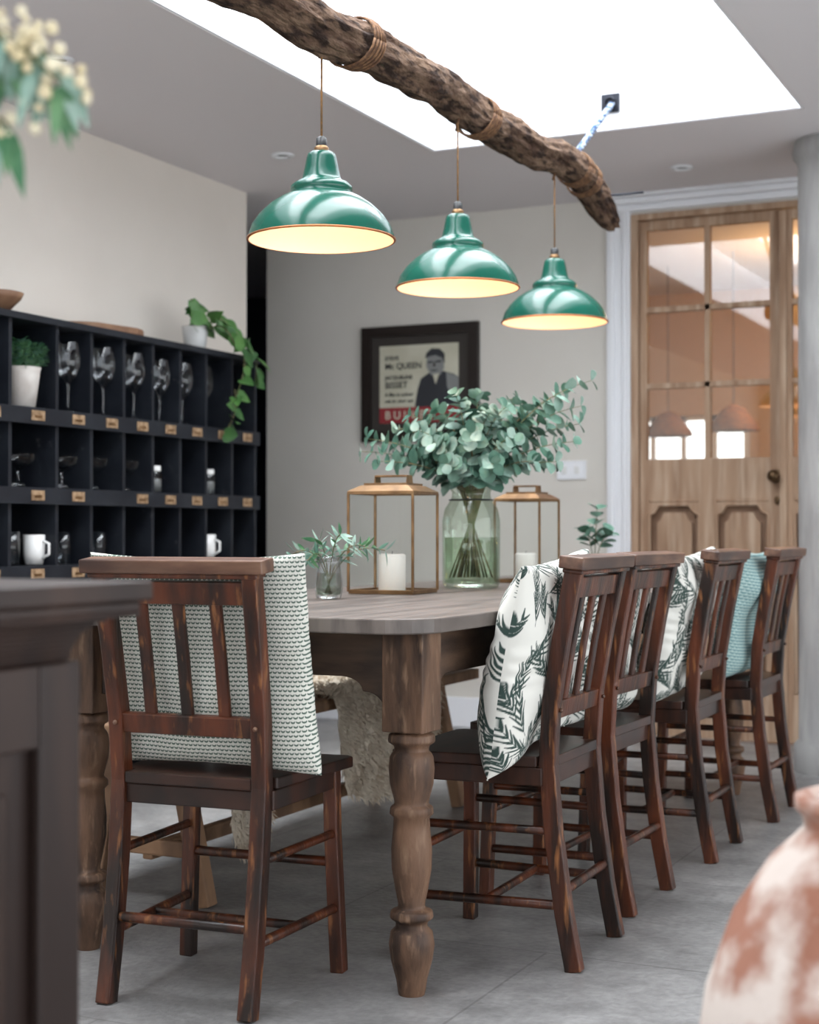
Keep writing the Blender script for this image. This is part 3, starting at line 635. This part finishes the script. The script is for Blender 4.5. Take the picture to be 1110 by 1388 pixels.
# ---------------------------------------------------------------- things on the table
def lantern(x,y,s,h,rot,candle):
    b=B('brass_glass_lantern'); z=TZ+.001; b.X=Matrix.Translation((x,y,z))@Matrix.Rotation(rot,4,'Z'); a=s/2; t=.0033
    b.box((-a,-a,0),(a,a,.006),M_brass)
    for i in (-1,1):
        for j in (-1,1): b.box((i*a-t,j*a-t,.006),(i*a+t,j*a+t,h),M_brass)
        b.box((-a,i*a-t,h-.005),(a,i*a+t,h+.003),M_brass); b.box((i*a-t,-a,h-.005),(i*a+t,a,h+.003),M_brass)
        b.box((-a,i*a-t,.006),(a,i*a+t,.011),M_brass); b.box((i*a-t,-a,.006),(i*a+t,a,.011),M_brass)
        b.add([(-a+t,i*a,.010),(a-t,i*a,.010),(a-t,i*a,h-.005),(-a+t,i*a,h-.005)],[(0,1,2,3)],M_lane)
        b.add([(i*a,-a+t,.010),(i*a,a-t,.010),(i*a,a-t,h-.005),(i*a,-a+t,h-.005)],[(0,1,2,3)],M_lane)
    c=a*.72; o=a+.004
    vs=[(-o,-o,h+.003),(o,-o,h+.003),(o,o,h+.003),(-o,o,h+.003),(-c,-c,h+.020),(c,-c,h+.020),(c,c,h+.020),(-c,c,h+.020)]
    b.add(vs,[(0,1,5,4),(1,2,6,5),(2,3,7,6),(3,0,4,7),(4,5,6,7),(3,2,1,0)],M_brass)
    b.box((-c*.92,-c*.92,h+.020),(c*.92,c*.92,h+.026),M_brass)
    b.rect([(-c*.7,-.0,h+.024),(-c*.7,-.0,h+.046),(c*.7,-.0,h+.046),(c*.7,-.0,h+.024)],.040,.005,M_brass,(0,1,0))
    b.lathe([(.001,0),(candle[0],0),(candle[0],candle[1]-.004),(candle[0]-.006,candle[1]),(.001,candle[1]-.006)],(0,-.01,.007),M_candle,28)
    b.tube([(0,-.01,candle[1]),(0.001,-.01,candle[1]+.014)],.0012,M_black,5)
    b.X=Matrix.Identity(4); return b.done(.0008)
lantern(-1.862,3.79,.186,.272,math.radians(4),(.037,.10))
lantern(-1.865,4.80,.16,.272,math.radians(-3),(.035,.09))
jx,jy=-1.838,4.27
b=B('eucalyptus_in_glass_jar'); z=TZ+.001
b.lathe([(.001,.002),(.080,.002),(.086,.012),(.087,.20),(.080,.235),(.062,.262),(.058,.275),(.058,.285),(.064,.295),(.064,.305)],(jx,jy,z),M_jar,40)
b.tube([(jx+.064*math.cos(a*math.pi/16),jy+.064*math.sin(a*math.pi/16),z+.305) for a in range(33)],.0022,M_jar,6)
b.lathe([(.001,.012),(.079,.014),(.080,.15),(.001,.15)],(jx,jy,z),M_water,32)
b.tube([(jx+.066*math.cos(a*math.pi/16),jy+.066*math.sin(a*math.pi/16),z+.262) for a in range(33)],.002,M_iron,5)
ENDS=[(.36,-.02,1.375),(.33,.05,1.25),(.25,-.06,1.13),(.15,.08,1.32),(.10,-.08,1.29),(.03,.10,1.34),(-.05,-.05,1.33),(-.10,.1,1.30),(-.18,-.03,1.27),(-.22,.10,1.24),(-.31,-.02,1.20),(-.27,-.08,1.13),(-.12,-.12,1.18),(.12,-.13,1.20),(.28,.02,1.34),(.20,.03,1.24),(.0,-.15,1.21),(-.2,.0,1.15),(.05,-.05,1.27),(.18,-.1,1.13),(.30,-.05,1.19),(-.08,-.14,1.12),(.06,-.16,1.12),(-.16,-.1,1.22),(.22,.08,1.29),(-.02,.02,1.25),(-.33,.03,1.165),(.33,.0,1.30),(-.25,.04,1.19)]
def rl(a,b_,z_): return Vector((jx+CS*a-SN*b_,jy+SN*a+CS*b_,z_))
for a,bb,zz in ENDS:
    s0=rl(-a*.14+random.uniform(-.02,.02),-bb*.2,z+.03); neck=rl(a*.10,bb*.15,z+.29); e=rl(a,bb,zz)
    b.tube([s0,neck],.0028,M_stem,6)
    c=rl(a*.35,bb*.4,z+.32+(zz-z-.3)*.75); pth=bez(neck,c,e,n=12); b.tube(pth,lambda t:.0026*(1-.6*t),M_stem,6)
    for i,p in enumerate(pth[2:]):
        t=(i+2)/12; sz=.066*(1-.40*t)
        T=(pth[min(i+3,12)]-pth[i+1]).normalized()
        ax=T.orthogonal().normalized(); ax=Matrix.Rotation(i*1.4+random.uniform(-.4,.4),3,T)@ax
        for sg in (1,-1):
            dd=ax*sg+T*.45+Vector((random.uniform(-.3,.3),random.uniform(-.3,.3),random.uniform(-.3,.3)))
            nn=T+Vector((random.uniform(-.5,.5),-.4+random.uniform(-.5,.5),random.uniform(-.2,.5)))
            b.leaf(p,dd,nn,sz*random.uniform(.8,1.1),sz*random.uniform(.75,1.0),random.choices(M_euc,(3,4,2))[0],fold=random.uniform(.02,.2))
            if random.random()<.3: b.leaf(p,dd+Vector((random.uniform(-1,1),random.uniform(-1,1),random.uniform(-.6,.8))),nn,sz*.85,sz*.75,random.choice(M_euc),fold=.1)
b.done()
def sprig(name,x,y,r_,h_,ends,lw,ll,shape,mats,nl=9):
    b=B(name); z=TZ+.001
    b.lathe([(.001,.001),(r_*.85,.001),(r_,h_*.25),(r_*.8,h_*.8),(r_,h_),(r_*.93,h_),(r_*.74,h_*.8),(r_*.92,h_*.25),(.001,.008)],(x,y,z),M_wine2,28)
    b.lathe([(.001,.010),(r_*.8,.010),(r_*.9,h_*.28),(r_*.8,h_*.6),(.001,h_*.6)],(x,y,z),M_water,24)
    for a,bb,zz in ends:
        e=Vector((x+CS*a-SN*bb,y+SN*a+CS*bb,zz)); c=Vector((x+CS*a*.3,y+SN*a*.3,z+h_+.05)); pth=bez((x-a*.08,y,z+.012),c,e,n=nl+3); b.tube(pth,.0016,M_stem,5)
        for i,p in enumerate(pth[4:]):
            T=(pth[min(i+5,nl+3)]-pth[i+3]).normalized(); ax=Matrix.Rotation(i*2.4,3,T)@T.orthogonal().normalized()
            for sg in (1,-1): b.leaf(p,ax*sg+T*.6,T+Vector((0,-.5,.4)),ll*random.uniform(.8,1.1),lw*random.uniform(.8,1.1),random.choice(mats),shape,.1)
    return b.done()
sprig('glass_vase_with_sprigs',-1.85,3.40,.036,.105,[(-.09,-.02,.865),(-.03,.02,.90),(.03,-.02,.915),(.09,.0,.885),(.14,.02,.875),(-.05,-.04,.85)],.011,.042,'lance',[M_euc[0],M_micro,M_euc[1]],8)
sprig('glass_vase_with_sprigs',-1.74,5.12,.035,.09,[(.01,0,1.0),(-.03,.02,.93),(.05,0,.92)],.045,.05,'oval',M_euc,5)

# ---------------------------------------------------------------- lighting
w=D.worlds.new('World'); SC.world=w; w.use_nodes=True; bg=w.node_tree.nodes['Background']; bg.inputs[0].default_value=(.91,.955,1,1); bg.inputs[1].default_value=4.2
def area(name,loc,rot,sx,sy,e,col=(1,1,1)):
    l=D.lights.new(name,'AREA'); l.shape='RECTANGLE'; l.size=sx; l.size_y=sy; l.energy=e; l.color=col
    o=D.objects.new(name,l); SC.collection.objects.link(o); o.location=loc; o.rotation_euler=rot; return o
area('skylight_daylight',((sx0+sx1)/2,(sy0+sy1)/2,H+.60),(0,0,0),1.4,4.3,235,(.94,.97,1))
l=D.lights.new('backroom_lamp','POINT'); l.energy=40; l.color=(1,.58,.26); l.shadow_soft_size=.2
o=D.objects.new('backroom_lamp',l); SC.collection.objects.link(o); o.location=(-1.5,8.2,2.1)

# ---------------------------------------------------------------- camera
cam=D.cameras.new('camera'); co=D.objects.new('camera',cam); SC.collection.objects.link(co)
co.location=(0,0,.92); co.rotation_euler=(math.radians(90.764),0,math.radians(25.57))
cam.sensor_fit='HORIZONTAL'; cam.sensor_width=36; cam.lens=36*2100/1110; cam.clip_start=.05
cam.dof.use_dof=True; cam.dof.focus_distance=3.3; cam.dof.aperture_fstop=5.0
SC.camera=co
SC.view_settings.view_transform='Standard'
